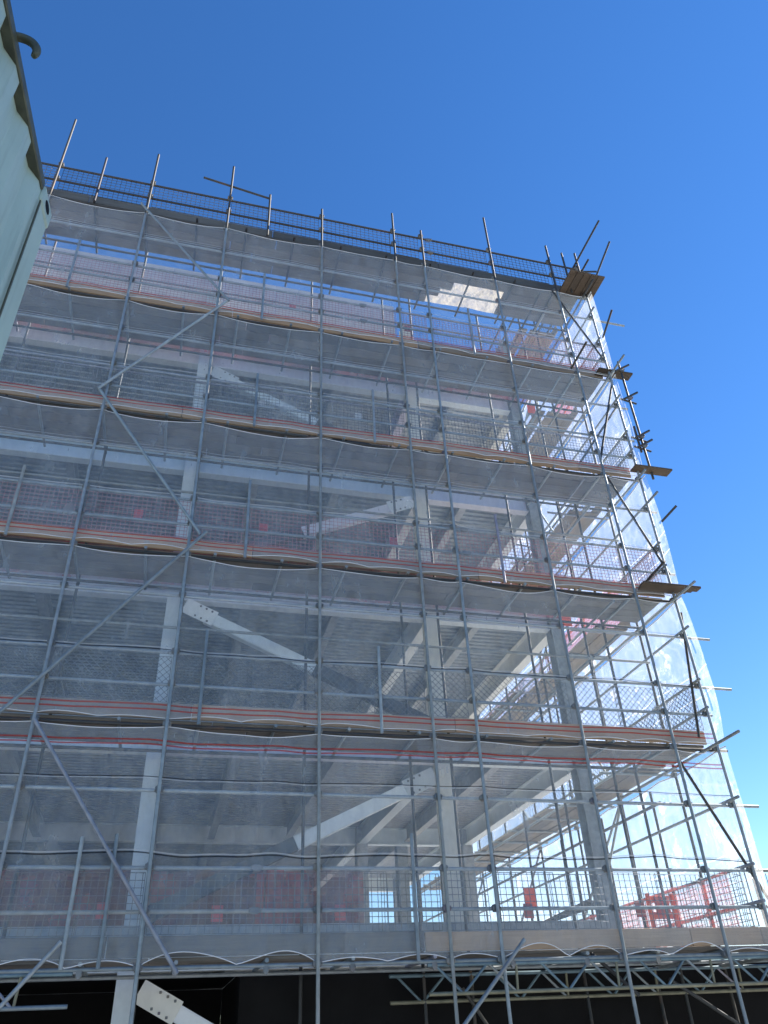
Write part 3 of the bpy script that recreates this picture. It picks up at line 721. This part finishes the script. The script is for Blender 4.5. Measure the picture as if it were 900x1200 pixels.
# ------------------------------------------------------------------ shipping containers on the left
def container(z0, label):
    X1, Y1, L, Wd, Hh = -1.129, -7.877, 6.06, 2.44, 2.6
    t = thing('shipping_container', label, 'container', (X1 - Wd / 2, Y1 - L / 2, z0), 'green containers stacked two high')
    z1 = z0 + Hh - .005
    t.rotation_euler = (0, 0, -RAD(4.4))
    # corrugated side
    bm = bmesh.new(); prof = []; y = Y1 - .16; p = .27
    while y > Y1 - L + .3:
        prof += [(y, 0), (y - .072, 0), (y - .140, -.036), (y - .208, -.036)]; y -= p
    prof.append((Y1 - L + .12, 0))
    for side, xx in ((1, X1 - .012), (-1, X1 - Wd + .012)):
        rows = [[bm.verts.new((xx + d * side, yy, z)) for yy, d in prof] for z in (z0 + .15, z0 + 1.3, z1 - .055)]
        for A, B in zip(rows, rows[1:]):
            for i in range(len(prof) - 1): bm.faces.new((A[i], A[i + 1], B[i + 1], B[i]))
    put('side_panel', mesh_from('side_panel', bm, 'container_green'), t)
    box_obj('end_panel', (X1 - Wd + .12, Y1 - .05, z0 + .15), (X1 - .12, Y1 - .02, z1 - .08), 'container_green', t)
    box_obj('end_panel', (X1 - Wd + .12, Y1 - L + .02, z0 + .15), (X1 - .12, Y1 - L + .05, z1 - .08), 'container_green', t)
    box_obj('roof', (X1 - Wd + .05, Y1 - L + .1, z1 - .03), (X1 - .06, Y1 - .1, z1 - .01), 'container_green', t)
    box_obj('floor', (X1 - Wd + .05, Y1 - L + .1, z0 + .05), (X1 - .06, Y1 - .1, z0 + .14), 'dark_wood', t)
    for s, xx in ((0, X1 - .058), (1, X1 - Wd)):
        box_obj('top_rail', (xx, Y1 - L + .18, z1 - .06), (xx + .058, Y1 - .18, z1), 'dark_olive', t, .006)
        box_obj('bottom_rail', (xx, Y1 - L + .18, z0 + .02), (xx + .058, Y1 - .18, z0 + .15), 'container_green', t, .006)
    box_obj('seam_strip', (X1 - .003, Y1 - .176, z0 + .16), (X1 + .003, Y1 - .166, z1 - .13), 'dark_olive', t)
    for yy in (Y1 - .12, Y1 - L): box_obj('end_rail', (X1 - Wd + .18, yy, z1 - .11), (X1 - .18, yy + .10, z1), 'container_green', t, .006)
    for xx in (X1 - .125, X1 - Wd):
        for yy in (Y1 - .16, Y1 - L): box_obj('corner_post', (xx + .004, yy + .004, z0 + .121), (xx + .121, yy + .156, z1 - .121), 'container_green', t, .008)
    for xx, e in ((X1 - .16, 1), (X1 - Wd - .002, 0)):
        for yy in (Y1 - .175, Y1 - L - .003):
            for z in (z0, z1 - .118):
                cc = box_obj('corner_casting', (xx, yy, z), (xx + .162, yy + .178, z + .118), 'container_green', t, .010)
                bm = bmesh.new(); fx = xx + .1622 if e else xx - .0002
                ring = [bm.verts.new((fx, yy + .089 + .038 * math.cos(q), z + .060 + .028 * math.sin(q))) for q in [2 * math.pi * i / 14 for i in range(14)]]
                ex = bmesh.ops.extrude_face_region(bm, geom=[bm.faces.new(ring)])
                for v in ex['geom']:
                    if isinstance(v, bmesh.types.BMVert): v.co.x += .0015 * (1 if e else -1)
                put('casting_hole', mesh_from('casting_hole', bm, 'near_black'), cc)
    return t
container(0.0, 'pale green shipping container standing on the ground under another one')
ct = container(2.6, 'pale green corrugated shipping container stacked on top, with a curved hook on its rail')
bm = bmesh.new(); pts = []
for i in range(15):
    a = RAD(100 - 125 * i / 14); pts.append(Vector((-1.129 + .012 + .072 * math.cos(a), -7.877 - .86 + .02 * i / 14, 5.150 + .072 * math.sin(a) - .02)))
sweep(bm, [Vector((-1.21, -7.877 - .86, 5.203))] + pts, [.019] * 10 + [.0185, .018, .017, .016, .014, .011], 10)
put('hook', mesh_from('hook', bm, 'dark_olive'), ct)

# ------------------------------------------------------------------ unseen tall block, added so that its shade falls on the containers
shade_block = thing('building', 'added unseen grey block with rows of dark windows, there to shade the containers', 'building', (14, -10, 0))
NX, NY0, NY1, NH = 9.2, -13.0, -6.9, 14.0
ny = 3; nz = 5; cw = (NY1 - NY0) / ny; ch = NH / nz
bm = bmesh.new()
for i in range(ny):
    for j in range(nz):
        a, b_ = NY0 + i * cw, NY0 + (i + 1) * cw; z0, z1 = j * ch, (j + 1) * ch
        ya, yb, za, zb = a + .6, b_ - .6, z0 + 1.0, z1 - .5
        for p, q in (((NX, a, z0), (NX + .3, b_, za)), ((NX, a, zb), (NX + .3, b_, z1)), ((NX, a, za), (NX + .3, ya, zb)), ((NX, yb, za), (NX + .3, b_, zb))): bx(bm, p, q)
put('wall', mesh_from('wall', bm, 'concrete'), shade_block)
box_obj('wall', (NX + .31, NY0, 0), (20, NY1, NH), 'concrete', shade_block); box_obj('parapet', (NX - .06, NY0 - .05, NH + .002), (20.1, NY1 + .05, NH + .35), 'concrete', shade_block)
for i in range(ny):
    for j in range(nz):
        y0 = NY0 + i * cw + .6; y1 = NY0 + (i + 1) * cw - .6; z0 = j * ch + 1.0; z1 = (j + 1) * ch - .5
        wn = box_obj('window', (NX + .20, y0, z0), (NX + .24, y1, z1), 'cabinet_blue', shade_block)
        box_obj('frame', (NX + .16, (y0 + y1) / 2 - .04, z0), (NX + .198, (y0 + y1) / 2 + .04, z1), 'pvc_white', wn); box_obj('sill', (NX - .05, y0, z0 - .06), (NX + .15, y1, z0 - .002), 'pvc_white', wn)
